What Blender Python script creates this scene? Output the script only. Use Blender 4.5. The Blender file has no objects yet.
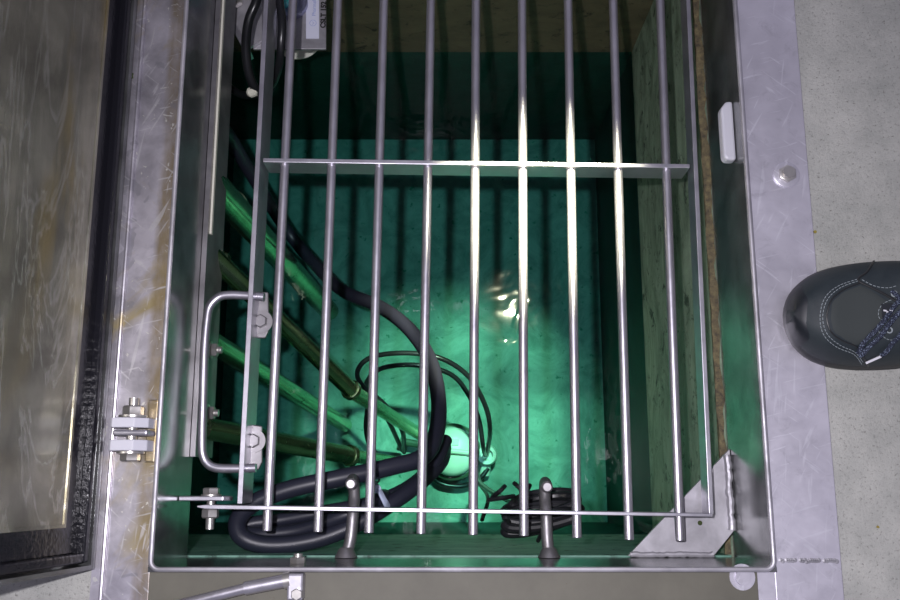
import bpy, bmesh, math, random
from mathutils import Vector, Matrix
from mathutils.bvhtree import BVHTree
random.seed(7)
S = bpy.context.scene
COL = S.collection

# ------------------------------------------------------------------ camera
H = 0.87                      # camera height above the deck
F = 890.0                     # focal length in pixels of the 900 px wide frame
TH = math.atan(180.0 / F)     # tilt from straight down
cam_data = bpy.data.cameras.new('camera')
cam_data.sensor_width = 36.0
cam_data.lens = F / 900.0 * 36.0
cam_data.clip_start = 0.01
cam = bpy.data.objects.new('camera', cam_data)
cam.location = (0, 0, H)
cam.rotation_euler = (TH, 0, 0)
COL.objects.link(cam)
S.camera = cam
S.view_settings.view_transform = 'Standard'
S.view_settings.look = 'None'
S.view_settings.gamma = 1
S.view_settings.exposure = 0.0
S.view_settings.use_curve_mapping = False
try:
    S.cycles.max_bounces = 12
    S.cycles.transparent_max_bounces = 16
    S.cycles.sample_clamp_indirect = 4
except Exception:
    pass

# ------------------------------------------------------------------ world: dim room
W = bpy.data.worlds.new('room_light'); S.world = W; W.use_nodes = True
wn = W.node_tree.nodes; wl = W.node_tree.links
bg = wn['Background']
tc = wn.new('ShaderNodeTexCoord'); ns = wn.new('ShaderNodeTexNoise'); cr = wn.new('ShaderNodeValToRGB')
ns.inputs['Scale'].default_value = 1.6; ns.inputs['Detail'].default_value = 2
cr.color_ramp.elements[0].position = .35; cr.color_ramp.elements[0].color = (.10, .095, .13, 1)
cr.color_ramp.elements[1].position = .70; cr.color_ramp.elements[1].color = (.62, .60, .78, 1)
wl.new(tc.outputs['Generated'], ns.inputs['Vector']); wl.new(ns.outputs['Fac'], cr.inputs['Fac'])
wl.new(cr.outputs['Color'], bg.inputs['Color'])
bg.inputs['Strength'].default_value = 0.68

# ------------------------------------------------------------------ lamps
def lamp(name, kind, loc, power, color, size, target=None, cone=None, blend=.6):
    d = bpy.data.lights.new(name, kind); d.energy = power; d.color = color
    d.shadow_soft_size = size
    o = bpy.data.objects.new(name, d); o.location = loc; COL.objects.link(o)
    if cone:
        d.spot_size = math.radians(cone); d.spot_blend = blend
        o.rotation_euler = (Vector(target) - Vector(loc)).to_track_quat('-Z', 'Y').to_euler()
    return o
lamp('phone_flash', 'SPOT', (-.055, .035, .88), 32, (.96, .92, 1.0), .008, (.04, -.03, 0), 118, 1.0)
lamp('hand_torch', 'SPOT', (.15, .42, .36), 190, (1.0, .98, .68), .022, (.005, .07, -.85), 30, 1.0)

# ------------------------------------------------------------------ pixel of the photograph -> point at height z
cT, sT = math.cos(TH), math.sin(TH)
def ray(u, v):
    a, b = (u - 450.0) / F, -(v - 300.0) / F
    return Vector((a, b * cT + sT, b * sT - cT))
def U(u, v, z):
    d = ray(u, v); t = (z - H) / d.z
    return Vector((d.x * t, d.y * t, z))

# ------------------------------------------------------------------ materials
def mat(name, base, metallic=0, rough=.5, spec=.5):
    m = bpy.data.materials.new(name); m.use_nodes = True
    b = m.node_tree.nodes['Principled BSDF']
    b.inputs['Base Color'].default_value = (*base, 1)
    b.inputs['Metallic'].default_value = metallic
    b.inputs['Roughness'].default_value = rough
    b.inputs['Specular IOR Level'].default_value = spec
    return m
def coords(m, scale=(1, 1, 1)):
    n, l = m.node_tree.nodes, m.node_tree.links
    g = n.new('ShaderNodeNewGeometry'); mp = n.new('ShaderNodeMapping')
    mp.inputs['Scale'].default_value = scale
    l.new(g.outputs['Position'], mp.inputs['Vector'])
    return mp.outputs['Vector']
def noise(m, vec, scale, detail=4, rough=.6, dist=0):
    n, l = m.node_tree.nodes, m.node_tree.links
    t = n.new('ShaderNodeTexNoise')
    t.inputs['Scale'].default_value = scale; t.inputs['Detail'].default_value = detail
    t.inputs['Roughness'].default_value = rough; t.inputs['Distortion'].default_value = dist
    l.new(vec, t.inputs['Vector'])
    return t.outputs['Fac']
def ramp(m, fac, stops):
    n, l = m.node_tree.nodes, m.node_tree.links
    r = n.new('ShaderNodeValToRGB'); e = r.color_ramp.elements
    while len(e) < len(stops): e.new(.5)
    for k, (p, c) in enumerate(stops):
        e[k].position = p; e[k].color = (*c, 1) if not isinstance(c, (int, float)) else (c, c, c, 1)
    l.new(fac, r.inputs['Fac'])
    return r.outputs['Color']
def mixc(m, fac, a, b):
    n, l = m.node_tree.nodes, m.node_tree.links
    x = n.new('ShaderNodeMix'); x.data_type = 'RGBA'
    for s, v in ((0, fac), (6, a), (7, b)):
        if isinstance(v, (int, float)): x.inputs[s].default_value = v
        elif isinstance(v, tuple): x.inputs[s].default_value = (*v, 1)
        else: l.new(v, x.inputs[s])
    return x.outputs[2]
def put(m, sock, out):
    m.node_tree.links.new(out, m.node_tree.nodes['Principled BSDF'].inputs[sock])
def bump(m, h, strength=.3, dist=.002):
    n, l = m.node_tree.nodes, m.node_tree.links
    b = n.new('ShaderNodeBump'); b.inputs['Strength'].default_value = strength; b.inputs['Distance'].default_value = dist
    l.new(h, b.inputs['Height']); put(m, 'Normal', b.outputs['Normal'])

# stainless steel, wiped and scratched
def steel(name, c, rough, patch=.25, wave=.0, stain=None, streak=(1, 1, 1), metal=1.0, fscale=22):
    m = mat(name, c, metal, rough)
    v = coords(m); vs = coords(m, streak)
    a = noise(m, v, fscale, 5, .6, .3)
    lo = tuple(x * (1 - patch) for x in c); hi = tuple(min(1, x * (1 + patch)) for x in c)
    col = ramp(m, a, [(.35, lo), (.62, hi)])
    if stain:
        s = noise(m, vs, 9, 5, .6, .8)
        f = ramp(m, s, [(.52, 0.0), (.66, 1.0)])
        col = mixc(m, f, col, stain)
    put(m, 'Base Color', col)
    r = ramp(m, noise(m, v, 40, 4, .7, .2), [(.3, rough * .85), (.7, min(1, rough * 1.2))])
    put(m, 'Roughness', r)
    fine = noise(m, vs, 130 if not wave else 9, 3, .6, .6)
    bump(m, fine, .12 if not wave else wave, .0004 if not wave else .012)
    return m
M = {}
M['flange'] = steel('scratched steel', (.68, .66, .73), .42, .12, metal=.65, fscale=9)
M['flange_left'] = steel('stained steel', (.50, .48, .52), .36, .40, stain=(.50, .42, .24), metal=.75, fscale=14)
m = M['flange_left']; n, l = m.node_tree.nodes, m.node_tree.links
old = n['Principled BSDF'].inputs['Base Color'].links[0].from_socket
FLX = U(192, 0, .004).x * .5 + U(149, 560, .004).x * .5
gm = n.new('ShaderNodeNewGeometry'); sp = n.new('ShaderNodeSeparateXYZ'); l.new(gm.outputs['Position'], sp.inputs[0])
mr = n.new('ShaderNodeMapRange'); mr.inputs['From Min'].default_value = FLX - .020; mr.inputs['From Max'].default_value = FLX - .014
l.new(sp.outputs['X'], mr.inputs['Value'])
mu = n.new('ShaderNodeMath'); mu.operation = 'MULTIPLY'; l.new(mr.outputs[0], mu.inputs[0])
l.new(ramp(m, noise(m, coords(m, (1, .3, 1)), 22, 5, .7), [(.35, .15), (.6, .85)]), mu.inputs[1])
old = mixc(m, mu.outputs[0], old, (.30, .23, .11))
old = mixc(m, ramp(m, noise(m, coords(m, (1, 1, 1)), 26, 3, .5, .6), [(.60, 0.0), (.615, .45)]), old, (.30, .30, .33))
old = mixc(m, ramp(m, noise(m, coords(m, (1, 1, 1)), 75, 3, .7, 1.5), [(.665, 0.0), (.69, .9)]), old, (.85, .84, .78))
put(m, 'Base Color', old)
def rotcoords(m, ang, scale):
    n, l = m.node_tree.nodes, m.node_tree.links
    g_ = n.new('ShaderNodeNewGeometry'); a_ = n.new('ShaderNodeMapping'); b_ = n.new('ShaderNodeMapping')
    a_.inputs['Rotation'].default_value = (0, 0, math.radians(ang)); b_.inputs['Scale'].default_value = scale
    l.new(g_.outputs['Position'], a_.inputs['Vector']); l.new(a_.outputs[0], b_.inputs['Vector']); return b_.outputs[0]
for key, col_ in (('flange', (.86, .85, .92)), ('flange_left', (.80, .79, .80))):
    m = M[key]; old = m.node_tree.nodes['Principled BSDF'].inputs['Base Color'].links[0].from_socket
    for ang, sc in ((28, 190), (-52, 230), (75, 260), (8, 150)):
        old = mixc(m, ramp(m, noise(m, rotcoords(m, ang, (1, .09, 1)), sc, 2, .5, .4), [(.655, 0.0), (.70, .55)]), old, col_)
    old = mixc(m, ramp(m, noise(m, coords(m), 55, 5, .7, 1), [(.55, 0.0), (.72, .45)]), old, (.42, .41, .45))
    put(m, 'Base Color', old)
M['skirt'] = steel('mirror steel', (.22, .225, .225), .20, .35, metal=.75)
M['bar'] = steel('bar steel', (.60, .585, .64), .36, .05, metal=.9)
M['flat'] = steel('flat bar steel', (.52, .51, .56), .38, .10, metal=.85)
M['bolt'] = steel('bolt steel', (.62, .60, .57), .34, .15, metal=.85)
M['lid'] = steel('lid steel', (.36, .35, .29), .22, .35, wave=.12, stain=(.42, .34, .16), streak=(1, .22, 1), metal=.72, fscale=12)
m = M['lid']; old = m.node_tree.nodes['Principled BSDF'].inputs['Base Color'].links[0].from_socket
old = mixc(m, ramp(m, noise(m, coords(m, (1, .12, 1)), 24, 4, .6, .9), [(.40, .55), (.52, 0.0)]), old, (.20, .20, .17))
old = mixc(m, ramp(m, noise(m, coords(m, (1, .16, 1)), 15, 5, .6, 1.6), [(.48, 0.0), (.50, .30), (.52, 0.0)]), old, (.85, .86, .80))
put(m, 'Base Color', old)
M['pipe'] = steel('pipe steel', (.42, .62, .36), .24, .15)  # green reflection of the water put into the steel's base colour
M['gusset'] = steel('sandblasted steel', (.46, .45, .48), .55, .2, metal=.7)
M['hook'] = steel('dull dark steel', (.30, .29, .30), .42, .2, metal=.8)
M['rubber'] = mat('wet black rubber', (.012, .012, .016), 0, .18)
bump(M['rubber'], noise(M['rubber'], coords(M['rubber']), 180, 3), .5, .001)
M['hose'] = mat('black cable sheath', (.018, .020, .034), 0, .42)
M['cable'] = mat('black cable', (.012, .013, .015), 0, .28)
M['plastic'] = mat('light grey plastic', (.62, .62, .68), 0, .35)
bump(M['plastic'], noise(M['plastic'], coords(M['plastic']), 300, 2), .1, .0005)
M['cream'] = mat('off white plastic', (.75, .74, .62), 0, .4)
M['tie'] = mat('clear cable tie', (.55, .62, .80), 0, .3)
M['teal'] = mat('teal plastic', (.02, .42, .40), 0, .3)
M['label'] = mat('white label', (.74, .76, .90), 0, .5)
M['logo'] = mat('faint blue print', (.42, .48, .74), 0, .5)
M['ink'] = mat('black print', (.01, .01, .01), 0, .5)
M['lilac'] = mat('violet metal', (.30, .31, .46), .7, .3)
M['pump'] = mat('pale green housing', (.78, .80, .70), 0, .3)
M['pump_dark'] = mat('green collar', (.08, .13, .08), 0, .35)
M['gravel'] = mat('rust edge', (.36, .29, .14), 0, .8)
g = M['gravel']; put(g, 'Base Color', ramp(g, noise(g, coords(g), 160, 5, .8), [(.35, (.05, .04, .03)), (.65, (.22, .18, .09))]))
# deck concrete
c = M['concrete'] = mat('deck concrete', (.5, .5, .46), 0, .85)
v = coords(c)
a = ramp(c, noise(c, v, 14, 8, .75), [(.3, (.38, .39, .36)), (.7, (.60, .60, .55))])
s = ramp(c, noise(c, v, 300, 5, .85), [(.34, 0.0), (.44, 1.0)])
put(c, 'Base Color', mixc(c, s, (.16, .15, .13), a)); bump(c, noise(c, v, 300, 5, .8), .9, .002)
# dusty plate in front of the hatch
c = M['dust'] = mat('dusty plate', (.33, .32, .25), 0, .6)
v = coords(c)
put(c, 'Base Color', mixc(c, ramp(c, noise(c, v, 130, 3, .7, 1), [(.24, 1.0), (.30, 0.0)]), ramp(c, noise(c, v, 12, 6, .7), [(.3, (.115, .11, .085)), (.7, (.155, .148, .115))]), (.10, .08, .05)))
# tank wall concrete: bare above the waterline, underwater dimness painted into the colour below it
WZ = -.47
def wallmat(name, dry1, dry2, wet):
    m = mat(name, dry1, 0, .55)
    v = coords(m, (1, 1, 2.2))
    dry = ramp(m, noise(m, v, 9, 8, .7, 1.5), [(.32, dry1), (.66, dry2)])
    spots = ramp(m, noise(m, coords(m), 38, 6, .75, .5), [(.56, 0.0), (.64, 1.0)])
    dry = mixc(m, spots, dry, tuple(x * .28 for x in dry1))
    dimc = ramp(m, noise(m, coords(m), 30, 5, .7), [(.3, tuple(x * .5 for x in wet)), (.7, wet)])
    n, l = m.node_tree.nodes, m.node_tree.links
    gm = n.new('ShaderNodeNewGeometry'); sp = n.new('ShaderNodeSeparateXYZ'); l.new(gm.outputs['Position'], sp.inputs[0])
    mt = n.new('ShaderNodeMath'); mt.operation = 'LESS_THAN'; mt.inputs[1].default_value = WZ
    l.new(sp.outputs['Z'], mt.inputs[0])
    put(m, 'Base Color', mixc(m, mt.outputs[0], dry, dimc))
    bump(m, noise(m, coords(m), 70, 6, .7), .3, .003)
    return m
M['wall_right'] = wallmat('glow tinted stained wall', (.10, .14, .09), (.32, .42, .30), (.012, .05, .045))  # green light off the water is put into the dry tones
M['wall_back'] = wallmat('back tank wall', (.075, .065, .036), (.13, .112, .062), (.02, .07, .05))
M['wall_front'] = wallmat('front tank wall', (.06, .20, .14), (.22, .44, .34), (.015, .10, .09))  # light green patches: reflections from the water painted into the dry tones
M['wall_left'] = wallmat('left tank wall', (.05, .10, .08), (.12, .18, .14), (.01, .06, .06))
c = M['silt'] = mat('pale silt', (.3, .6, .45), 0, .8)
v = coords(c)
a = ramp(c, noise(c, v, 13, 8, .7, 1.6), [(.30, (.24, .30, .25)), (.66, (.60, .60, .52))])  # mottle paints the water's caustic ripples into the silt colour
put(c, 'Base Color', mixc(c, ramp(c, noise(c, v, 60, 3, .6), [(.30, 1.0), (.36, 0.0)]), a, (.10, .26, .18)))
# water: clear surface with gloss, green absorbing body
m = M['water'] = bpy.data.materials.new('tank water'); m.use_nodes = True
n, l = m.node_tree.nodes, m.node_tree.links
n.remove(n['Principled BSDF']); out = n['Material Output']
tr = n.new('ShaderNodeBsdfTransparent'); tr.inputs['Color'].default_value = (.86, .97, .95, 1)
gl = n.new('ShaderNodeBsdfGlossy'); gl.inputs['Roughness'].default_value = .03; gl.inputs['Color'].default_value = (1, 1, 1, 1)
fr = n.new('ShaderNodeFresnel'); fr.inputs['IOR'].default_value = 1.33
mx = n.new('ShaderNodeMixShader'); gb = n.new('ShaderNodeNewGeometry'); iv = n.new('ShaderNodeMath'); iv.operation = 'SUBTRACT'; iv.inputs[0].default_value = 1
l.new(gb.outputs['Backfacing'], iv.inputs[1]); mm = n.new('ShaderNodeMath'); mm.operation = 'MULTIPLY'; l.new(iv.outputs[0], mm.inputs[0]); l.new(fr.outputs[0], mm.inputs[1])
bp = n.new('ShaderNodeBump'); bp.inputs['Strength'].default_value = .35; bp.inputs['Distance'].default_value = .004
l.new(noise(m, coords(m), 16, 2, .5, .8), bp.inputs['Height'])
l.new(bp.outputs[0], gl.inputs['Normal']); l.new(bp.outputs[0], fr.inputs['Normal'])
l.new(mm.outputs[0], mx.inputs[0]); l.new(tr.outputs[0], mx.inputs[1]); l.new(gl.outputs[0], mx.inputs[2]); l.new(mx.outputs[0], out.inputs['Surface'])
va = n.new('ShaderNodeVolumeAbsorption'); va.inputs['Color'].default_value = (.28, .72, .72, 1); va.inputs['Density'].default_value = 3.6
l.new(va.outputs[0], out.inputs['Volume'])
# shoe
c = M['leather'] = mat('dark nubuck', (.030, .042, .047), 0, .62)
v = coords(c); put(c, 'Base Color', ramp(c, noise(c, v, 30, 5, .6, 1), [(.3, (.012, .020, .025)), (.7, (.026, .036, .040))])); bump(c, noise(c, v, 500, 3), .25, .0006)
M['vamp'] = mat('grey green nubuck', (.036, .044, .043), 0, .75)
M['toe'] = mat('smooth toe rubber', (.010, .013, .018), 0, .5)
M['sole'] = mat('rubber sole', (.016, .017, .018), 0, .4)
M['stitch'] = mat('grey thread', (.30, .34, .36), 0, .8)
c = M['lace'] = mat('flecked lace', (.02, .025, .05), 0, .8)
v = coords(c); put(c, 'Base Color', ramp(c, noise(c, v, 900, 1), [(.56, (.010, .014, .032)), (.64, (.16, .20, .28))]))
M['aglet'] = mat('white aglet', (.8, .8, .85), 0, .3)
M['leaf'] = mat('dry leaf', (.30, .24, .04), 0, .7)
M['moss'] = mat('moss crumb', (.05, .07, .02), 0, .9)

# ------------------------------------------------------------------ mesh building
class MB:
    def __init__(s): s.v = []; s.f = []
    def add(s, vs, fs):
        o = len(s.v); s.v += [Vector(p) for p in vs]; s.f += [tuple(i + o for i in f) for f in fs]
    def box(s, lo, hi):
        x0, y0, z0 = lo; x1, y1, z1 = hi
        s.prism([(x0, y0), (x1, y0), (x1, y1), (x0, y1)], z0, z1)
    def prism(s, pts, z0, z1):
        n = len(pts)
        a = sum(pts[i][0] * pts[(i + 1) % n][1] - pts[(i + 1) % n][0] * pts[i][1] for i in range(n))
        if a < 0: pts = pts[::-1]
        vs = [(p[0], p[1], z0) for p in pts] + [(p[0], p[1], z1) for p in pts]
        s.add(vs, [tuple(range(n))[::-1], tuple(range(n, 2 * n))] + [(i, (i + 1) % n, (i + 1) % n + n, i + n) for i in range(n)])
    def hexa(s, q, w):                       # quad q (4 points) swept by vector w
        w = Vector(w); q = [Vector(p) for p in q]
        nrm = (q[1] - q[0]).cross(q[2] - q[0])
        if nrm.dot(w) < 0: q = q[::-1]
        n = len(q)
        s.add(q + [p + w for p in q], [tuple(range(n))[::-1], tuple(range(n, 2 * n))] + [(i, (i + 1) % n, (i + 1) % n + n, i + n) for i in range(n)])
    def tube(s, pts, r, n=16, caps=True, closed=False, flat=1.0):
        pts = [Vector(p) for p in pts]; N = len(pts)
        rr = r if isinstance(r, (list, tuple)) else [r] * N
        up = None; rings = []
        for i, p in enumerate(pts):
            if closed: t = pts[(i + 1) % N] - pts[i - 1]
            else: t = pts[min(i + 1, N - 1)] - pts[max(i - 1, 0)]
            t.normalize()
            if up is None:
                up = Vector((0, 0, 1)) if abs(t.z) < .9 else Vector((0, 1, 0))
            up = (up - t * up.dot(t)).normalized(); sd = t.cross(up)
            rings.append([p + (up * math.cos(2 * math.pi * k / n) * flat + sd * math.sin(2 * math.pi * k / n)) * rr[i] for k in range(n)])
        o = len(s.v); s.v += [q for ring in rings for q in ring]
        M_ = N if closed else N - 1
        for i in range(M_):
            for k in range(n):
                a = o + i * n + k; b = o + i * n + (k + 1) % n; c2 = o + ((i + 1) % N) * n + (k + 1) % n; d = o + ((i + 1) % N) * n + k
                s.f.append((a, b, c2, d))
        if caps and not closed:
            s.f.append(tuple(o + k for k in range(n))[::-1]); s.f.append(tuple(o + (N - 1) * n + k for k in range(n)))
    def lathe(s, origin, axis, prof, n=32, ngon=None):   # prof: list of (distance along axis, radius)
        axis = Vector(axis).normalized(); o3 = Vector(origin)
        s.tube([o3 + axis * 0.0] * 0 or [o3, o3 + axis], [0, 0], n) if False else None
        up = Vector((0, 0, 1)) if abs(axis.z) < .9 else Vector((0, 1, 0))
        up = (up - axis * up.dot(axis)).normalized(); sd = axis.cross(up)
        n = ngon or n; o = len(s.v)
        for (d, r) in prof:
            for k in range(n):
                a = 2 * math.pi * k / n
                s.v.append(o3 + axis * d + (up * math.cos(a) + sd * math.sin(a)) * r)
        for i in range(len(prof) - 1):
            for k in range(n):
                s.f.append((o + i * n + k, o + i * n + (k + 1) % n, o + (i + 1) * n + (k + 1) % n, o + (i + 1) * n + k))
        s.f.append(tuple(o + k for k in range(n))[::-1]); s.f.append(tuple(o + (len(prof) - 1) * n + k for k in range(n)))
    def hexnut(s, origin, axis, r, h):
        s.lathe(origin, axis, [(0, r * .93), (h * .12, r), (h * .85, r), (h, r * .86)], ngon=6)
    def build(s, name, m, parent=None, smooth=True, bevel=0):
        me = bpy.data.meshes.new(name); me.from_pydata([tuple(p) for p in s.v], [], s.f); me.validate()
        bm = bmesh.new(); bm.from_mesh(me); bmesh.ops.recalc_face_normals(bm, faces=bm.faces)
        if smooth:
            for f in bm.faces: f.smooth = True
            for e in bm.edges:
                if len(e.link_faces) == 2 and e.calc_face_angle(0) > .6: e.smooth = False
        bm.to_mesh(me); bm.free()
        me.materials.append(m)
        o = bpy.data.objects.new(name, me); COL.objects.link(o)
        if bevel:
            b = o.modifiers.new('bevel', 'BEVEL'); b.width = bevel; b.segments = 2; b.limit_method = 'ANGLE'
            b.harden_normals = False
        if parent:
            o.parent = parent
            o.matrix_parent_inverse = Matrix.Translation(parent.location).inverted()
        return o
def tag(o, label, cat, group=None, kind=None):
    o['label'] = label; o['category'] = cat
    if group: o['group'] = group
    if kind: o['kind'] = kind
    return o
def thing(name, loc, label, cat, group=None):
    o = bpy.data.objects.new(name, None); o.empty_display_size = .02
    o.location = loc; COL.objects.link(o)
    return tag(o, label, cat, group)
def struct(o):
    o['kind'] = 'structure'; return o
def smoothpath(pts, n=8):
    P = [Vector(p) for p in pts]; P = [P[0] * 2 - P[1]] + P + [P[-1] * 2 - P[-2]]; out = []
    for i in range(1, len(P) - 2):
        a, b, c2, d = P[i - 1:i + 3]
        for k in range(n):
            t = k / n
            out.append(.5 * ((2 * b) + (c2 - a) * t + (2 * a - 5 * b + 4 * c2 - d) * t * t + (3 * b - a - 3 * c2 + d) * t ** 3))
    out.append(P[-2]); return out
def closedpath(pts, n=8):
    P = [Vector(p) for p in pts]; N = len(P); out = []
    for i in range(N):
        a, b, c2, d = P[i - 1], P[i], P[(i + 1) % N], P[(i + 2) % N]
        for k in range(n):
            t = k / n
            out.append(.5 * ((2 * b) + (c2 - a) * t + (2 * a - 5 * b + 4 * c2 - d) * t * t + (3 * b - a - 3 * c2 + d) * t ** 3))
    return out

# ------------------------------------------------------------------ key levels of the hatch
LZ = .010                                   # top of the upstanding lip
XL = U(149, 560, LZ).x; XR = U(769, 560, LZ).x
YF = U(450, 567, LZ).y                      # front edge of the opening
YB = U(450, 52, WZ).y + .03                 # back edge, beyond the picture
xl = lambda v: U(192 - 43 * v / 570, v, LZ).x    # left lip inner edge, found again at any image row
xr = lambda v: U(735 + 34 * v / 570, v, LZ).x
XL = (xl(0) + xl(560)) / 2; XR = (xr(0) + xr(560)) / 2
SKZ = -.10                                  # bottom of the skirt
T = .0045

# ---- deck (concrete) in four slabs round the opening = one floor mesh
mb = MB()
D = 1.6
mb.box((XR + .006, -D, -.2), (D, D, 0)); mb.box((-D, -D, -.09), (XL - .006, D, 0))
mb.box((XL - .006, -D, -.1003), (XR + .006, YF - .006, 0)); mb.box((XL - .006, YB + .006, -.2), (XR + .006, D, 0))
fl = struct(mb.build('floor', M['concrete'], smooth=False))

# ---- tank
FZ = -.85
WX = U(712, 300, -.115).x; WLX = -.44
WY = U(450, 555.5, -.1).y; WYB = U(450, 52, WZ).y
def wall(name, lo, hi, m):
    b = MB(); b.box(lo, hi); return struct(b.build(name, m, smooth=False))
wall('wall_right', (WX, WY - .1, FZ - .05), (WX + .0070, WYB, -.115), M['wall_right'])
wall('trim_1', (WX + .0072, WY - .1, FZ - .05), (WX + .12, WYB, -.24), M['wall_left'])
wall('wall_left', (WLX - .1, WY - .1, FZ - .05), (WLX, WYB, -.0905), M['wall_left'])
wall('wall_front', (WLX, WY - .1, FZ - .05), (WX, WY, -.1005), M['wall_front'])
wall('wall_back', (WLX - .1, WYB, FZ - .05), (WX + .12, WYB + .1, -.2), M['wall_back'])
wall('floor_tank', (WLX, WY, FZ - .05), (WX, WYB, FZ), M['silt'])
# crumbling edge of the right wall
b = MB(); 
pts = []
N = 60
for i in range(N + 1):
    y = WY + (WYB - WY) * i / N
    b.v += [Vector((WX - .0015 + random.uniform(-.0015, .001), y, -.1148)), Vector((WX + .0055 + random.uniform(-.002, .003), y, -.1135)), Vector((WX - .001, y, -.121))]
for i in range(N):
    k = 3 * i; b.f += [(k, k + 3, k + 4, k + 1), (k, k + 2, k + 5, k + 3)]
struct(b.build('trim_2', M['gravel']))
# ---- water
b = MB(); b.box((WLX + .0005, WY + .0005, FZ + .0005), (WX - .0005, WYB - .0005, WZ))
wt = tag(b.build('water', M['water'], smooth=False), 'clear green water filling the concrete pit below the grate', 'water', kind='stuff')

# ------------------------------------------------------------------ hatch frame
fr_ = thing('hatch_surround', (XR, YF, 0), 'stainless steel hatch frame with flanges and skirt, set round the pit opening', 'hatch surround')
ox = U(797, 0, .004).x; ox = (ox + U(838, 560, .004).x) / 2
b = MB(); b.box((XR + T, YF - .2, .0002), (ox, 1.0, .004)); b.build('right_flange', M['flange'], fr_, smooth=False, bevel=.0008)
olx = (U(147, 0, .004).x + U(103, 560, .004).x) / 2
b = MB(); b.box((olx, YF - .2, .0002), (XL - T, 1.0, .004))
b.build('left_flange', M['flange_left'], fr_, smooth=False, bevel=.0008)
b = MB(); b.box((olx - .010, YF - .2, .0002), (olx, 1.0, .007)); b.tube([(olx, YF - .2, .006), (olx, 1.0, .006)], .0022, 10)
b.build('left_edge_rib', M['flange_left'], fr_)
b = MB(); b.box((XL - T, YF - .2, .0002), (XR - .012, YF - T, .0035)); b.build('front_flange', M['dust'], fr_, smooth=False)
b = MB(); b.box((XR - .0118, YF - .2, .0002), (XR + T - .0002, YF - T - .0002, .0038)); b.build('corner_flange', M['flange'], fr_, smooth=False)
b = MB(); b.box((XL - T, YB + T, .0002), (XR + T, YB + .08, .004)); b.build('back_flange', M['flange'], fr_, smooth=False)
# skirt: four upright plates
b = MB()
b.box((XR, YF, SKZ), (XR + T - .0003, YB, LZ)); b.box((XL - T + .0003, YF, SKZ), (XL, YB, LZ))
b.box((XL - T, YF - T, SKZ), (XR + T, YF, LZ)); b.box((XL - T, YB, SKZ), (XR + T, YB + T, LZ))
b.build('skirt', M['skirt'], fr_, smooth=False)
# rounded bright lip on top of the skirt
b = MB(); r = .0024; z = LZ
lp = []
for (cx, cy, a0) in ((XR - .006, YF + .006, -90), (XR - .006, YB - .006, 0), (XL + .006, YB - .006, 90), (XL + .006, YF + .006, 180)):
    for k in range(6):
        a = math.radians(a0 + 90 * k / 5); lp.append((cx + (.006 + T / 2) * math.cos(a), cy + (.006 + T / 2) * math.sin(a), z))
b.tube(lp, r, 10, closed=True); b.build('lip', M['gusset'], fr_)
# lower plate bolted under the left skirt
yS = U(200, 458, -.155).y
b = MB(); b.box((XL + .0005, yS, -.157), (XL + .006, YB - .05, -.088)); b.build('mounting_strip', M['hook'], fr_, smooth=False)
b = MB(); b.box((XL + .0062, U(212, 235, -.1).y, -.100), (XL + .0085, YB - .05, -.094)); b.build('sealant_bead', M['cream'], fr_, smooth=False)
for (u, v_) in ((219, 350), (214, 413)):
    p = U(u, v_, -.125); y = p.y
    b = MB(); b.lathe((XL + .006, y, -.125), (1, 0, 0), [(0, .010), (.0015, .010)]); b.hexnut((XL + .0075, y, -.125), (1, 0, 0), .0078, .007)
    b.tube([(XL + .0145, y, -.125), (XL + .019, y, -.125)], .004); b.build('strip_bolt', M['bolt'], fr_)
# weld bead across the right flange, at the front corner
b = MB(); q = [U(781 + i * 2.0, 561 + random.uniform(-.8, .8), .0045) for i in range(29)]
for i, p in enumerate(q):
    if random.random() < .85: b.lathe(p + Vector((0, 0, -.002)), (0, 0, 1), [(0, .0032), (.0012, .0028), (.002, .0014)], n=8)
b.build('weld_bead', M['gusset'], fr_)
# latch block on the right skirt
b = MB()
ya = U(731, 163, -.02).y; yb = U(731, 105, -.02).y
xb = U(722, 134, -.012).x
o = [(XR - .0003, ya), (xb + .003, ya), (xb, ya + .004), (xb, yb - .008), (xb + .006, yb), (XR - .0003, yb)]
b.prism(o, -.024, -.010); b.build('latch_block', M['plastic'], fr_, bevel=.0025, smooth=False)
# corner gusset plate at the front right with its weld
GZ = -.092
b = MB()
gp = [(628, 556), (731, 449), (736.5, 455), (736.5, 530), (713, 557.5)]
gp = [U(u, v_, GZ) for (u, v_) in gp]
gp = [(min(p.x, XR - .0005), max(p.y, YF + .0005)) for p in gp]
b.prism(gp, GZ - .005, GZ); gs = b.build('corner_gusset', M['gusset'], fr_, smooth=False, bevel=.0005)
b = MB(); w = []
y0, y1 = gp[2][1], gp[3][1]
N = 26
for i in range(N):
    w.append((XR - .004 + random.uniform(-.0007, .0007), y0 + (y1 - y0) * i / (N - 1), GZ + .0015))
b.tube(w, [.0038 + random.uniform(-.0007, .0007) for _ in w], 10); b.build('corner_weld', M['gusset'], fr_)
b = MB(); x0, x1 = gp[0][0] + .002, gp[4][0]
w = [(x0 + (x1 - x0) * i / (N - 1), YF + .003 + random.uniform(-.0006, .0006), GZ + .001) for i in range(N)]
b.tube(w, [.0030 + random.uniform(-.0006, .0006) for _ in w], 10); b.build('corner_weld', M['gusset'], fr_)
b = MB(); b.lathe(U(700, 523, GZ) + Vector((0, 0, .0001)), (0, 0, 1), [(0, .0026), (.0008, .002)], n=9); b.build('rust_spot', M['moss'], fr_)
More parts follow.
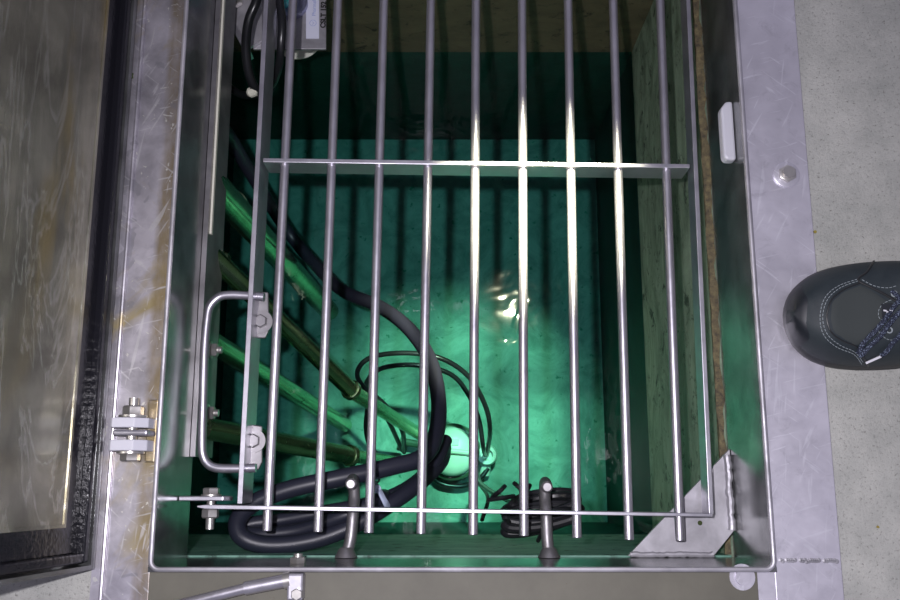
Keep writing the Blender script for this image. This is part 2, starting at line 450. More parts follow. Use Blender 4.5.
# two hooks welded to the front skirt
def hook(px, kx, ky, lean):
    h = MB(); base = U(px, 556.5, -.092); base.y = YF + .001
    kn = U(kx, ky, -.088)
    pts = smoothpath([base, base + Vector((lean, .018, -.004)), base + Vector((lean * 1.4, .042, -.006)), (kn + base) / 2 + Vector((lean, .022, -.016)), kn + Vector((0, .004, -.02)), kn], 6)
    h.tube(pts, .0062, 16)
    h.lathe(kn + Vector((0, 0, -.001)), (0, 0, 1), [(0, .0062), (.003, .0058), (.0045, .0042)])
    o = h.build('cable_hook', M['hook'], fr_)
    c2 = MB(); c2.lathe(base + Vector((0, -.0005, 0)), (0, 1, 0), [(0, .012), (.003, .0105), (.007, .0085), (.010, .0063)], n=14)
    c2.build('hook_weld', M['hook'], o); return o
hook(346, 351, 484, .004); hook(549, 547, 487, -.001)
# small bright nut on the front skirt
b = MB(); p = U(298, 560, -.03); b.hexnut((p.x, YF - .0002, -.03), (0, 1, 0), .008, .006); b.tube([(p.x, YF + .005, -.03), (p.x, YF + .009, -.03)], .0045)
b.build('skirt_nut', M['bolt'], fr_)

# ------------------------------------------------------------------ lid, swung open past upright on the left
tilt = math.radians(10)
e2 = Vector((-math.sin(tilt), 0, math.cos(tilt))); nl = Vector((math.cos(tilt), 0, math.sin(tilt)))
P0 = U(87, 569, .012); Lx = P0.x
Lx = (P0.x + U(137, 0, .012).x) / 2
lid = thing('hinged_hatch', (Lx, P0.y, .012), 'stained steel hatch lid with black rubber seal, standing open at the left', 'hatch')
LY0, LY1, LH = P0.y, .95, .55
def L(y, h, d=0):
    return Vector((Lx, 0, .012)) + Vector((0, y, 0)) + e2 * h + nl * d
def slab(b, ya, yb, ha, hb, d0, d1):
    b.hexa([L(ya, ha, d0), L(yb, ha, d0), L(yb, hb, d0), L(ya, hb, d0)], nl * (d1 - d0))
b = MB(); slab(b, LY0 + .040, LY1 - .040, .042, LH - .040, -.010, -.004); b.build('inner_panel', M['lid'], lid, smooth=False)
b = MB(); slab(b, LY0, LY1, 0, .006, -.022, .004); slab(b, LY0, LY1, LH - .006, LH, -.022, .004)
slab(b, LY0, LY0 + .004, .006, LH - .006, -.022, .004); slab(b, LY1 - .004, LY1, .006, LH - .006, -.022, .004)
slab(b, LY0 + .004, LY1 - .004, .006, LH - .006, -.020, -.0145)
b.build('rim', M['skirt'], lid, smooth=False)
def seal(b, off, wd, d):
    slab(b, LY0 + off, LY1 - off, off, off + wd, -.014, d); slab(b, LY0 + off, LY1 - off, LH - off - wd, LH - off, -.014, d)
    slab(b, LY0 + off, LY0 + off + wd, off + wd, LH - off - wd, -.014, d); slab(b, LY1 - off - wd, LY1 - off, off + wd, LH - off - wd, -.014, d)
b = MB(); seal(b, .0065, .009, .002); b.build('rubber_seal', M['rubber'], lid, smooth=False, bevel=.002)
b = MB(); seal(b, .0160, .023, -.006); b.build('seal_channel', M['rubber'], lid, smooth=False)
b = MB(); seal(b, .0392, .0030, -.003); b.build('panel_edge', M['lid'], lid, smooth=False)

# lid hinge on the left flange: pin along the opening, two grey spacers and an ear
hz = .026
def ypx(v_, z=hz): return U(133, v_, z).y
hx = U(132, 430, hz).x
hg = thing('lid_hinge', (hx, ypx(430), .004), 'bolted hinge with two grey plastic spacers on the left flange', 'hinge')
b = MB(); b.box((U(115, 432, hz).x, ypx(436), .0045), (XL - T - .001, ypx(430), hz + .008)); b.build('ear_plate', M['flat'], hg, smooth=False, bevel=.002)
for (va, vb) in ((428, 418), (451, 440)):
    b = MB(); xa, xc = U(113, 430, hz).x, U(149, 430, hz).x
    ya_, yb_ = ypx(va), ypx(vb)
    b.hexa([(xa, ya_, .0045), (xc, ya_, .0045), (xc, ya_, hz + .002), (xc - .010, ya_, hz + .012), (xa + .003, ya_, hz + .012), (xa, ya_, hz + .009)], (0, yb_ - ya_, 0))
    b.build('spacer', M['plastic'], hg, smooth=False, bevel=.001)
b = MB(); b.lathe((hx, ypx(417.5), hz), (0, 1, 0), [(0, .013), (.002, .013)]); b.hexnut((hx, ypx(417.5) + .002, hz), (0, 1, 0), .0098, .009); b.build('nut', M['bolt'], hg)
b = MB(); b.tube([(hx, ypx(455), hz), (hx, ypx(398), hz)], .0046); b.build('pin', M['bolt'], hg)
b = MB(); b.lathe((hx, ypx(451.5), hz), (0, -1, 0), [(0, .0125), (.002, .0125)]); b.hexnut((hx, ypx(451.5) - .002, hz), (0, -1, 0), .0092, .007); b.build('bolt_head', M['bolt'], hg)
b = MB(); b.box((U(147, 420, .01).x, ypx(462), .0045), (XL - T - .0005, ypx(398), .010)); b.build('base_plate', M['flange_left'], hg, smooth=False, bevel=.001)

# ------------------------------------------------------------------ safety grate
GT = -.056
BZ = GT - .0105
gr = thing('safety_grate', U(240, 508, GT), 'hinged steel safety grate of nine round bars across the pit opening', 'grate')
ends = [((293, 0), (267, 531)), ((338, 0), (318, 532)), ((384, 0), (369, 533)), ((431, 0), (421, 534)), ((476, 0), (473, 535)), ((522, 0), (524, 536)), ((568, 0), (577, 538)), ((613, 0), (629, 540)), ((660, 0), (680, 541))]
YG1 = YB - .02
def line_to(a, b_, z, yend):
    p, q = U(*a, z), U(*b_, z); t = (yend - q.y) / (p.y - q.y)
    return q + (p - q) * t, q
for (a, b_) in ends:
    p, q = line_to(a, b_, BZ, YG1)
    m_ = MB(); m_.lathe(q, p - q, [(0, .0043), (.0008, .0049), ((p - q).length, .0049)], n=20); m_.build('bar', M['bar'], gr)
def flatbar(a, b_, wd, hgt, name, ext=None, mat_=None):
    if ext is not None: p, q = line_to(a, b_, GT, ext)
    else: p, q = U(*a, GT), U(*b_, GT)
    d = (p - q).normalized(); s_ = Vector((-d.y, d.x, 0)) * wd / 2
    m_ = MB(); m_.hexa([q + s_, p + s_, p - s_, q - s_], (0, 0, -hgt)); return m_.build(name, mat_ or M['flat'], gr, smooth=False, bevel=.0006)
flatbar((266, 0), (239.5, 504), .0052, .048, 'side_bar', YG1)
flatbar((688.5, 0), (711.5, 514), .0048, .026, 'side_bar', YG1)
flatbar((263, 160), (690, 166), .0046, .036, 'crossbar')
q = [U(u, v_, GT) for (u, v_) in ((197, 505.5), (205, 504.7), (713, 513.5), (713, 517), (205, 509), (197, 507.5))]
b = MB(); b.prism([(p.x, p.y) for p in q], GT - .024, GT); b.build('crossbar', M['flat'], gr, smooth=False, bevel=.0006)
# welded lugs under the middle of the handle, with bolts
for (pts, bc) in ((((253, 292), (268, 292), (269, 330), (265, 338), (257, 338), (253, 330)), (261.5, 322)), (((249, 424), (262, 426), (262, 462), (258, 470), (249, 470)), (254, 441))):
    z = GT - .030
    b = MB(); b.prism([tuple(U(u, v_, z))[:2] for (u, v_) in pts], z - .005, z); o = b.build('handle_lug', M['hook'], gr, smooth=False, bevel=.0012)
    b = MB(); c0 = U(*bc, z); b.lathe(c0 + Vector((0, 0, .0002)), (0, 0, 1), [(0, .0125), (.0018, .0125)]); b.hexnut(c0 + Vector((0, 0, .002)), (0, 0, 1), .0075, .006); b.build('lug_bolt', M['hook'], o)
z = GT - .018
b = MB(); hp = [(264, 297), (245, 295.5), (230, 295), (219, 297), (210, 306), (207, 320), (204.5, 350), (203, 400), (202, 440), (203, 455), (208, 464), (217, 468), (235, 468.5), (256, 468)]
b.tube(smoothpath([U(u, v_, z) for (u, v_) in hp], 5), .0047, 16); b.build('handle', M['bar'], gr)
# grate hinge: fixed tab from the skirt and a pin bolt
z = GT - .008
xt = XL + .0003
gh = thing('grate_hinge', (xt, U(208, 498, z).y, GT - .02), 'small bolted hinge joining the grate to the left skirt', 'hinge')
ya_, yb_ = U(205, 501, GT).y, U(205, 496.2, GT).y
b = MB(); xe = U(229, 498, GT).x
b.hexa([(xt, ya_, GT - .026), (xe - .006, ya_, GT - .026), (xe, ya_, GT - .018), (xe, ya_, GT - .006), (xe - .006, ya_, GT), (xt, ya_, GT)], (0, yb_ - ya_, 0)); b.build('fixed_tab', M['flat'], gh, smooth=False, bevel=.001)
bx = U(208, 500, GT).x; bz = GT - .012
b = MB(); b.lathe((bx, yb_ + .0001, bz), (0, 1, 0), [(0, .0105), (.0016, .0105)]); b.hexnut((bx, yb_ + .0018, bz), (0, 1, 0), .0088, .0065); b.build('bolt_head', M['bolt'], gh)
yn = U(208, 509.5, GT).y
b = MB(); b.hexnut((bx, yn, bz), (0, -1, 0), .0088, .009); b.build('nut', M['bolt'], gh)
b = MB(); b.tube([(bx, yb_ + .004, bz), (bx, yn - .020, bz)], .0043); b.build('pin', M['bolt'], gh)

# anchor bolt on the right flange
p = U(786, 175, .004)
ab = thing('anchor_bolt', p, 'hexagonal steel bolt with round washer on the right flange', 'bolt')
b = MB(); b.lathe(p + Vector((0, 0, .0001)), (0, 0, 1), [(0, .0135), (.0015, .0135), (.002, .0125)]); b.build('washer', M['flange'], ab)
b = MB(); b.hexnut(p + Vector((0, 0, .0022)), (0, 0, 1), .0092, .004); b.tube([p + Vector((0, 0, .006)), p + Vector((0, 0, .010))], .0062); b.build('bolt_head', M['bolt'], ab)
# washer at the front flange, half under the lip
p = U(742, 577, .0036)
b = MB(); b.lathe(p, (0, 0, 1), [(0, .012), (.0012, .012), (.0012, .0075), (.0035, .007)], n=24); tag(b.build('washer', M['flange'], smooth=True), 'round washer on the front flange below the corner gusset', 'washer')

# stay rod lying on the front flange
rd = thing('stay_rod', U(290, 585, .004), 'grey stay rod with clevis lying on the dusty front flange', 'stay rod')
z = .012
b = MB(); b.tube([U(150, 612, z), U(245, 588.5, z)], .0050, 16); b.tube([U(245, 588.5, z), U(284, 581, z)], .0062, 16); b.build('rod', M['bar'], rd)
b = MB(); b.box((U(288, 585, z).x, U(290, 600, z).y, .0036), (U(304, 585, z).x, U(290, 573, z).y, .018)); b.build('clevis', M['flat'], rd, smooth=False, bevel=.002)
b = MB(); b.lathe(U(284, 581, z), U(292, 579.5, z) - U(284, 581, z), [(0, .0075), (.006, .0075)]); b.build('collar', M['bolt'], rd)
b = MB(); b.hexnut(U(297, 594, .0182), (0, 0, 1), .0055, .004); b.build('nut', M['bolt'], rd)

# ------------------------------------------------------------------ pipes on the left
def pipe(segs, label, joints=()):
    t = thing('steel_pipe', U(*segs[-1][1]), label, 'pipe', 'green shining pipes running down the left side of the pit')
    for (a, c2, r) in segs:
        m_ = MB(); m_.tube([U(*a), U(*c2)], r, 24); m_.build('pipe_section', M['pipe'], t)
    for (pa, pb, r) in joints:
        pa, pb = U(*pa), U(*pb); m_ = MB(); d = (pb - pa).normalized()
        m_.lathe(pa - d * .004, d, [(0, r), (.0015, r + .0025), (.008, r + .0025), (.0095, r)]); m_.build('joint_ring', M['pipe'], t)
pipe([((205, 176, -.13), (329, 311, -.832), .0185)], 'thick green pipe running behind the other three, topmost at the left', [((232, 205.5, -.26), (300, 279.5, -.57), .0188)])
pipe([((203, 247, -.13), (353, 392, -.40), .0118), ((353, 392, -.40), (440, 447, -.83), .0105)], 'shiny green pipe passing just above the upper end of the grate handle', [((351, 390, -.397), (360, 398, -.42), .0120), ((219, 262, -.16), (300, 340, -.3), .0120)])
pipe([((203, 337, -.17), (345, 425, -.832), .0135)], 'dull green pipe between the two grate handle lugs', [])
pipe([((203, 428, -.13), (352, 456, -.42), .0125), ((352, 456, -.42), (440, 468, -.83), .0095)], 'shiny pipe lowest of the four, beside the lower handle end', [((350, 455.6, -.416), (358, 457, -.43), .0127)])

# ------------------------------------------------------------------ submersible pump on the pit bottom
pc = U(452, 452, FZ + .03)
pp = thing('submersible_pump', (pc.x, pc.y, FZ), 'pale green round pump housing standing on the pit bottom', 'pump')
b = MB(); b.lathe((pc.x, pc.y, FZ + .001), (0, 0, 1), [(0, .052), (.03, .054), (.045, .052), (.05, .047)], n=40); b.build('collar', M['pump_dark'], pp)
b = MB(); b.lathe((pc.x, pc.y, FZ + .051), (0, 0, 1), [(0, .045), (.012, .044), (.020, .038), (.025, .026), (.027, .010)], n=40); b.build('housing', M['pump'], pp)
b = MB(); b.tube([(pc.x - .042, pc.y + .004, FZ + .064), (pc.x - .03, pc.y + .003, FZ + .079), (pc.x, pc.y, FZ + .084), (pc.x + .03, pc.y - .003, FZ + .079), (pc.x + .043, pc.y - .004, FZ + .064)], .005, 10); b.build('lifting_rib', M['pump'], pp)
b = MB(); b.box((pc.x - .014, pc.y + .010, FZ + .0765), (pc.x + .012, pc.y + .022, FZ + .080)); b.build('name_plate', M['pump'], pp, smooth=False, bevel=.001)
q = Vector((U(487, 455, FZ + .05).x, U(487, 455, FZ + .05).y, FZ))
b = MB(); b.lathe(q + Vector((0, 0, .001)), (0, 0, 1), [(0, .020), (.04, .020), (.046, .017), (.046, .011), (.035, .011)], n=24); b.build('cable_gland', M['pump'], pp)
b = MB(); b.tube([q + Vector((0, -.005, .03)), q + Vector((-.004, -.035, .02))], .010, 12); b.build('outlet', M['pump'], pp)
b = MB(); b.tube([q + Vector((-.02, 0, .03)), (pc.x + .05, pc.y, FZ + .03)], .006, 10); b.build('bracket', M['pump_dark'], pp)
b = MB(); b.tube([(pc.x - .05, pc.y + .012, FZ + .03), U(400, 441, FZ + .03)], .007, 10); b.build('inlet_pipe', M['pump_dark'], pp)

# thin cables looping round the pump
def cable(name, pts, r, label, cat='cable', m_='cable', group=None, n=8):
    b = MB(); b.tube(smoothpath([U(*p) for p in pts], n), r, 12); return tag(b.build(name, M[m_]), label, cat, group)
cable('pump_cable', [(404, 452, -.80), (402, 430, -.66), (385, 405, -.62), (362, 385, -.60), (358, 370, -.58), (372, 357, -.57), (405, 353, -.56), (440, 358, -.56), (468, 376, -.58), (485, 405, -.62), (490, 430, -.66), (487, 454, -.805)], .0042, 'thin black cable, outer of the two loops around the pump')
cable('pump_cable', [(402, 450, -.82), (388, 420, -.69), (374, 400, -.66), (366, 385, -.645), (380, 369, -.63), (415, 365, -.62), (450, 374, -.63), (468, 394, -.655), (479, 420, -.68), (483, 446, -.705), (485, 455, -.807)], .0042, 'thin black cable, inner of the two loops around the pump')
cable('drain_cable', [(368, 402, -.60), (366, 430, -.64), (372, 450, -.68), (384, 462, -.82)], .0040, 'short black cable dropping beside the shiny pipe joints')
cable('drain_cable', [(428, 470, -.82), (440, 483, -.825), (462, 486, -.825), (480, 478, -.82), (488, 468, -.82)], .0045, 'dark cable curled under the lower side of the pump')

# heavy black hose: comes up from the left back, loops over the left hook
hose = thing('heavy_hose', U(300, 530, -.13), 'heavy black hose sweeping down the middle and looped over the left hook', 'hose')
path = [(205, 110, -.20), (228, 135, -.30), (250, 172, -.40), (288, 232, -.52), (322, 272, -.50), (345, 292, -.44), (380, 307, -.38), (408, 328, -.33), (429, 358, -.29), (438, 395, -.25), (437, 430, -.20), (424, 456, -.16), (390, 467, -.14), (340, 478, -.125), (290, 489, -.12), (254, 503, -.12), (238, 520, -.125), (242, 537, -.13), (268, 545, -.135), (310, 541, -.14), (350, 527, -.145), (388, 505, -.16), (420, 482, -.19), (440, 462, -.24), (444, 448, -.30)]
b = MB(); b.tube(smoothpath([U(*p) for p in path], 10), .0098, 20); b.build('outer_strand', M['hose'], hose)
path = [(446, 440, -.26), (436, 462, -.22), (410, 486, -.19), (375, 502, -.17), (325, 512, -.165), (280, 520, -.165), (250, 524, -.16), (243, 531, -.155), (262, 534, -.15), (300, 530, -.15), (345, 515, -.14), (378, 500, -.15), (384, 496, -.17)]
b = MB(); b.tube(smoothpath([U(*p) for p in path], 10), .0080, 20); b.build('inner_strand', M['hose'], hose)
b = MB(); b.tube(smoothpath([U(370, 483, -.165), U(377, 487, -.150), U(384, 500, -.138), U(388, 507, -.150)], 5), .0022, 8, flat=2.0)
b.tube([U(372, 484, -.158), U(377, 489, -.142)], .005, 8); b.build('cable_tie', M['tie'], hose)
b = MB(); b.tube(closedpath([U(372, 470, -.11), U(377, 470.5, -.11), U(379, 481, -.15), U(374, 481, -.15)], 3), .0012, 6); b.build('cable_tie', M['cable'], hose)

# coil of thin black cable on the right hook
coil = thing('cable_coil', U(545, 512, -.12), 'coil of thin black cable tied around the right hook', 'cable coil')
for k, (cx, cy, rx, ry, z0, an) in enumerate([(541, 520, 36, 7, -.10, -9), (543, 513, 38, 9, -.11, -6), (541, 506, 37, 8, -.12, -10), (545, 500, 33, 8, -.13, -7), (538, 524, 34, 6, -.115, -13), (548, 508, 30, 12, -.135, -4)]):
    ca, sa = math.cos(math.radians(an)), math.sin(math.radians(an)); pts = []
    for i in range(20):
        a = 2 * math.pi * i / 20; dx, dy = rx * math.cos(a), ry * math.sin(a)
        zz = z0 - .012 - .022 * (1 if math.sin(a) < 0 else 0) * abs(math.sin(a))
        pts.append(U(cx + dx * ca - dy * sa + random.uniform(-.6, .6), cy + dx * sa + dy * ca, zz))
    b = MB(); b.tube(closedpath(pts, 3), .0042 if k % 2 else .0050, 10, closed=True); b.build('coil_turn', M['cable'], coil)
b = MB()
for (x1, y1, x2, y2) in ((505, 486, 492, 497), (514, 483, 524, 494), (488, 500, 514, 496), (545, 520, 538, 541), (530, 485, 520, 500)):
    b.tube(smoothpath([U(x1, y1, -.12), U((x1 + x2) / 2 + 1, (y1 + y2) / 2, -.112), U(x2, y2, -.125)], 4), .0024, 8)
b.build('loose_end', M['cable'], coil)
cable('sensor_lead', [(476, 470, -.66), (480, 482, -.55), (492, 492, -.40), (508, 500, -.25), (522, 504, -.15)], .0034, 'thin dark lead running from the pump to the right hook')
cable('sensor_lead', [(482, 520, -.45), (488, 498, -.5), (480, 484, -.6), (478, 474, -.7)], .003, 'slim dark lead hanging beside the middle grate bar')

# ------------------------------------------------------------------ level sensor plate at the top left
ZS = -.20
def poly(b, pts, z, h): b.prism([tuple(U(u, v_, z))[:2] for (u, v_) in pts], z - h, z)
sn = thing('sensor_box', U(290, 20, ZS), 'stainless sensor plate with white tag reading CSLT 152 at the top left', 'sensor')
b = MB(); poly(b, [(253, -90), (326, -90), (326, 49), (253, 49)], ZS, .004); b.build('back_plate', M['gusset'], sn, smooth=False, bevel=.0006)
b = MB(); poly(b, [(306, -60), (319, -60), (319, 38.5), (306, 38.5)], ZS + .0008, .0006); b.build('label', M['label'], sn, smooth=False)
def text(s_, u, v_, z, size, m_, name, parent, off=0):
    cu = bpy.data.curves.new(name, 'FONT'); cu.body = s_; cu.size = size; cu.extrude = .0002; cu.offset = off
    o = bpy.data.objects.new(name, cu); o.location = U(u, v_, z); o.rotation_euler = (0, 0, math.pi / 2); COL.objects.link(o)
    cu.materials.append(M[m_]); bpy.context.view_layer.update()
    me = bpy.data.meshes.new_from_object(o); lo, ro = o.location.copy(), o.rotation_euler.copy(); bpy.data.objects.remove(o)
    o = bpy.data.objects.new(name, me); o.location = lo; o.rotation_euler = ro; COL.objects.link(o)
    o.parent = parent; o.matrix_parent_inverse = Matrix.Translation(parent.location).inverted(); return o
text('CSLT 152', 325.3, 28, ZS + .0006, .0094, 'ink', 'tag_lettering', sn, .00036)
text('Pharmafilter', 315.5, 16, ZS + .0012, .0068, 'logo', 'label_lettering', sn)
b = MB(); c0 = U(313, 23, ZS + .0012)
b.tube([c0 + Vector((math.cos(a) * .0042, math.sin(a) * .0042, 0)) for a in [2 * math.pi * k / 24 for k in range(24)]], .0003, 6, closed=True)
b.tube([c0 + Vector((-.001, math.sin(0) - .002, 0)), c0 + Vector((.001, 0, 0)), c0 + Vector((-.001, .002, 0))], .0003, 6); b.build('label_emblem', M['logo'], sn)
b = MB(); c0 = U(290, 4, ZS); b.lathe(c0 + Vector((0, 0, .0002)), (0, 0, 1), [(0, .024), (.008, .024), (.010, .0225), (.010, .017), (.004, .016)], n=40); b.build('round_flange', M['lilac'], sn)
b = MB(); c0 = U(286, 2, ZS); b.lathe(c0 + Vector((0, 0, .001)), (0, 0, 1), [(0, .012), (.022, .012), (.024, .010)], n=6); b.build('connector_nut', M['teal'], sn)
b = MB(); poly(b, [(222, -90), (262, -90), (262, 40), (247, 49), (223, 6)], ZS + .006, .005); b.build('bracket_plate', M['gusset'], sn, smooth=False)
b = MB(); a_, c_ = U(222.5, 5, ZS + .008), U(246.5, 49, ZS + .008); d = Vector((-(c_ - a_).y, (c_ - a_).x, 0)).normalized() * .0035
b.hexa([a_ - d, c_ - d, c_ + d, a_ + d], (0, 0, -.03)); b.build('bracket_rib', M['flat'], sn, smooth=False)
b = MB(); c0 = U(237, 2, ZS + .008); b.hexnut(c0, (0, 0, 1), .009, .008); b.build('bolt', M['bolt'], sn)
b = MB(); c0 = U(298, 36, ZS - .12); b.lathe(c0, (0, 0, 1), [(-.004, .035), (0, .0365), (.002, .035)], n=40); b.tube([c0, U(290, 4, ZS - .003)], .010, 16); b.build('probe_disc', M['pump'], sn)
cable('sensor_cable', [(262, -50, -.10), (258, -5, -.10), (249, 20, -.11), (246, 45, -.13), (248, 70, -.15), (255, 88, -.17), (266, 94, -.19), (274, 80, -.19)], .0058, 'black sensor cable hanging left of the sensor plate')
cable('sensor_cable', [(277, -50, -.10), (279, -5, -.10), (282, 20, -.10), (281, 45, -.11), (279, 65, -.13), (272, 84, -.16), (258, 94, -.19), (240, 94, -.22), (222, 80, -.25), (205, 60, -.28)], .0050, 'glossy black sensor cable crossing in front of the sensor plate')
b = MB(); c0 = U(252, 92, -.172); b.lathe(c0, (.9, .2, .3), [(-.006, .004), (-.003, .0065), (.004, .0065), (.007, .003)], n=10); tag(b.build('cable_clip', M['cream']), 'small white clip on the hanging sensor cables', 'clip')

# ------------------------------------------------------------------ work shoe on the deck at the right
toe = U(786, 318, .03); CY = U(850, 317.5, .02).y; LS = .29
sh = thing('work_shoe', (toe.x + .14, CY, 0), 'dark blue-green leather work shoe with flecked laces, toe over the flange', 'shoe')
def halfw(s_):                        # half width of the sole along its length, toe at s=0
    t = s_ / LS
    if t < .32: return .0548 * (1 - (1 - t / .32) ** 2.6) ** .46
    if t < .68: return .0548 - .015 * (math.sin((t - .32) / .36 * math.pi / 2) ** 2)
    if t < .86: return .0395
    return .0395 * (max(0, 1 - ((t - .86) / .14) ** 2.4)) ** .5
def topz(s_):
    t = s_ / LS
    if t < .12: return .034 + .026 * math.sin(t / .12 * math.pi / 2)
    if t < .30: return .060 + .006 * (t - .12) / .18
    if t < .62: return .066 + .040 * ((t - .30) / .32) ** 1.2
    return .106 + .004 * math.sin((t - .62) / .38 * math.pi)
def cy(s_): return CY + .006 * math.sin(s_ / LS * math.pi) - .0015
def upper_pt(s_, a, grow=0):          # a: 0..pi over the top
    w = max(.0005, halfw(s_) - .004 + grow); zt = topz(s_) + grow; zb = .014
    ca, sa = math.cos(a), math.sin(a)
    e = .62; x = math.copysign(abs(ca) ** e, ca) * w
    z_ = zb + (zt - zb) * abs(sa) ** .85
    t = s_ / LS
    if t > .45:                       # narrows towards the ankle
        k = min(1, (t - .45) / .2); x *= 1 - .25 * k * abs(sa)
    lift = .012 * max(0, 1 - t / .2) ** 2
    return Vector((toe.x + .001 + s_, cy(s_) + x, z_ + lift))
SV = [.0006, .002, .005, .009, .014, .020, .028] + [.028 + (.286 - .028) * (i + 1) / 34 for i in range(34)] 
b = MB(); K = 28
for s_ in SV:
    for k in range(K + 1): b.v.append(upper_pt(s_, math.pi * k / K))
for i in range(len(SV) - 1):
    for k in range(K):
        s_ = SV[i]
        if s_ > .200 and 9 <= k < 19 and s_ < .265: continue     # ankle opening
        b.f.append((i * (K + 1) + k, i * (K + 1) + k + 1, (i + 1) * (K + 1) + k + 1, (i + 1) * (K + 1) + k))
b.f.append(tuple(range(K + 1)))
up = b.build('upper', M['leather'], sh)
so = up.modifiers.new('thick', 'SOLIDIFY'); so.thickness = .003; so.offset = -1
# sole
b = MB(); R_ = []
for s_ in [0.0004] + SV:
    w = halfw(s_) - .0025; lift = .012 * max(0, 1 - s_ / LS / .2) ** 2
    ww = max(.002, w)
    R_.append([Vector((toe.x + .003 + s_, cy(s_) - ww, .001 + lift)), Vector((toe.x + .003 + s_, cy(s_) - ww - .001, .010 + lift)), Vector((toe.x + .003 + s_, cy(s_) - ww + .003, .019 + lift)), Vector((toe.x + .003 + s_, cy(s_) + ww - .003, .019 + lift)), Vector((toe.x + .003 + s_, cy(s_) + ww + .001, .010 + lift)), Vector((toe.x + .003 + s_, cy(s_) + ww, .001 + lift))])
for r_ in R_: b.v += r_
for i in range(len(R_) - 1):
    for k in range(6):
        b.f.append((i * 6 + k, i * 6 + (k + 1) % 6, (i + 1) * 6 + (k + 1) % 6, (i + 1) * 6 + k))
b.f.append((0, 1, 2, 3, 4, 5)); b.f.append(tuple((len(R_) - 1) * 6 + k for k in range(6)))
b.build('sole', M['sole'], sh)
# smooth toe bumper
b = MB(); TS = [.0006, .0015, .003, .005, .0075, .010]
for i, s_ in enumerate(TS):
    for k in range(K + 1):
        a = math.pi * k / K; sx = s_ * (1 + .35 * abs(math.cos(a)) ** 2 + .12 * math.sin(6 * a))
        b.v.append(upper_pt(sx, a, .0009 if i < 5 else .0001))
for i in range(len(TS) - 1):
    for k in range(K): b.f.append((i * (K + 1) + k, i * (K + 1) + k + 1, (i + 1) * (K + 1) + k + 1, (i + 1) * (K + 1) + k))
b.build('toe_bumper', M['toe'], sh)
# seams, laces and the like laid on the leather where they lie
tv, tf = [], []
for s_ in SV:
    for k in range(K + 1): tv.append(upper_pt(s_, math.pi * k / K))
for i in range(len(SV) - 1):
    for k in range(K): tf.append((i * (K + 1) + k, i * (K + 1) + k + 1, (i + 1) * (K + 1) + k + 1, (i + 1) * (K + 1) + k))
bvh = BVHTree.FromPolygons(tv, tf)
def on(u, v_, lift=0):
    h, nn, _, _ = bvh.ray_cast(Vector((0, 0, H)), ray(u, v_).normalized())
    if h is None: h, nn, _, _ = bvh.find_nearest(U(u, v_, .035))
    if nn.z < 0: nn = -nn
    return h + nn * lift
def px_path(pts, n=10):
    return [(p.x, p.y) for p in smoothpath([Vector((a, c2, 0)) for (a, c2) in pts], n)]
def stitches(pts, parent=sh):
    b = MB(); q = px_path(pts, 12); acc = 0; last = q[0]
    dense = []
    for (x, y) in q:
        dense.append(on(x, y, .0004))
    d = 0; pos = [dense[0]]
    out_ = []; seg = .0024; gap = .0012; cur = dense[0]; L_ = 0; on_ = True; start = dense[0]
    for p in dense[1:]:
        v0 = p - cur; ln = v0.length
        while ln > 1e-6 and L_ + ln >= (seg if on_ else gap):
            stp = (seg if on_ else gap) - L_; cur = cur + v0.normalized() * stp
            if on_: out_.append((start, cur))
            start = cur; on_ = not on_; L_ = 0; v0 = p - cur; ln = v0.length
        L_ += ln; cur = p
    for (a_, c_) in out_: b.tube([a_, c_], .00032, 6)
    b.build('stitching', M['stitch'], parent)
apron = [(858, 281), (842, 287), (830, 296), (824, 308), (823, 322), (828, 335), (840, 345), (855, 352), (863, 362)]
# inset vamp panel
b = MB(); ctr = (866, 316); ring = px_path([(860, 283), (845, 289), (833, 298), (828, 309), (827, 321), (832, 333), (843, 341), (857, 347), (872, 335), (890, 318), (893, 306), (878, 293), (860, 283)], 6)
rings = 7
for j in range(rings + 1):
    f_ = 1 - j / rings * .98
    for (x, y) in ring[:-1]: b.v.append(on(ctr[0] + (x - ctr[0]) * f_, ctr[1] + (y - ctr[1]) * f_, .0005 if j else -.0004))
nr = len(ring) - 1
for j in range(rings):
    for k in range(nr): b.f.append((j * nr + k, j * nr + (k + 1) % nr, (j + 1) * nr + (k + 1) % nr, (j + 1) * nr + k))
b.f.append(tuple(rings * nr + k for k in range(nr)))
b.build('vamp_panel', M['vamp'], sh)
stitches(apron); stitches([(x + (-2.6 if x < 850 else -1), y + (-1.5 if y < 315 else 2.2)) for (x, y) in apron])
b = MB(); b.tube([on(x, y, .0003) for (x, y) in px_path([(860, 283), (845, 289), (833, 298), (828, 309), (827, 321), (832, 333), (843, 341), (857, 347), (864, 358), (870, 371)], 6)], .0007, 8); b.build('seam', M['sole'], sh)
b = MB(); b.tube([on(x, y, .0004) for (x, y) in px_path([(874, 261), (867, 272), (858, 280), (870, 287), (884, 294), (899, 303)], 6)], .0011, 8); b.build('seam', M['sole'], sh)
stitches([(862, 280), (874, 286), (888, 288), (899, 285)]); stitches([(899, 298), (886, 302), (879, 309), (879, 318), (886, 322)]); stitches([(878, 331), (885, 338), (893, 340), (899, 338)])
# eyelets
for (u, v_) in ((889, 330), (894, 294), (905, 338), (908, 288)):
    c0 = on(u, v_, .0008); b = MB(); b.tube([c0 + Vector((math.cos(a) * .0026, math.sin(a) * .0026, 0)) for a in [2 * math.pi * k / 16 for k in range(16)]], .0007, 8, closed=True); b.build('eyelet', M['stitch'], sh)
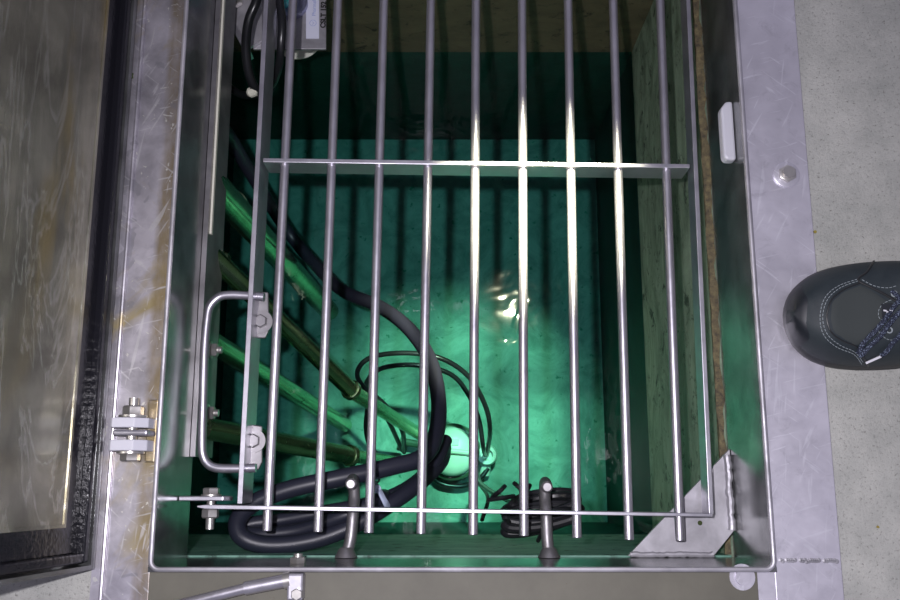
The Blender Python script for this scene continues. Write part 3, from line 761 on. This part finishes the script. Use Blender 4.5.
# small woven mark on the tongue
b = MB()
for (x0, x1, y) in ((883, 886, 310.5), (886, 889, 312), (889, 892, 310.5)): b.tube([on(x0, y, .001), on(x1, y + .6, .001)], .0008, 6)
b.build('tongue_mark', M['aglet'], sh)
b = MB(); q = [on(x, y, .0008) for (x, y) in ((881, 304), (892, 303), (893, 317), (882, 318))]; b.hexa(q, (0, 0, -.0012)); b.build('tongue_patch', M['toe'], sh, smooth=False)
# laces
def lace(pts, name='lace', r=.0022, h=.002):
    b = MB(); q = px_path(pts, 6); b.tube([on(x, y, h + .0015 * math.sin(i * .5)) for i, (x, y) in enumerate(q)], r, 8, flat=.55); return b.build(name, M['lace'], sh)
lace([(907, 294), (897, 303), (887, 316), (874, 331), (862, 344), (857, 351)])
lace([(910, 306), (900, 312), (890, 322), (876, 338), (864, 350), (858, 352)], h=.003)
l2 = lace([(908, 322), (898, 336), (889, 346), (880, 353)], h=.0025)
b = MB(); b.tube([on(880, 354, .003), on(866, 361, .002)], .0012, 8); b.build('aglet', M['aglet'], l2)
lace([(890, 292), (900, 302), (912, 316)], h=.004); lace([(902, 336), (910, 322), (922, 306)], h=.004); lace([(925, 290), (915, 308), (905, 330)], h=.005); lace([(912, 286), (925, 302), (935, 330)], h=.005)

# ------------------------------------------------------------------ crumbs and leaf bits
def crumb(u, v_, z, sz, m_, label, cat):
    b = MB(); c0 = U(u, v_, z); n_ = 7
    pts = [(c0.x + math.cos(2 * math.pi * k / n_) * sz * random.uniform(.5, 1.3), c0.y + math.sin(2 * math.pi * k / n_) * sz * random.uniform(.5, 1.2)) for k in range(n_)]
    b.prism(pts, z, z + sz * .5); tag(b.build(cat, M[m_], smooth=False), label, cat)
crumb(131, 76, .0072, .0035, 'moss', 'dark moss crumb on the outer rib of the left flange', 'crumb')
crumb(815, 232, .0002, .0022, 'leaf', 'tiny yellow leaf bit on concrete beside the right flange', 'leaf')
crumb(878, 527, .0002, .0016, 'leaf', 'tiny brown speck on the concrete near the lower right corner', 'speck')
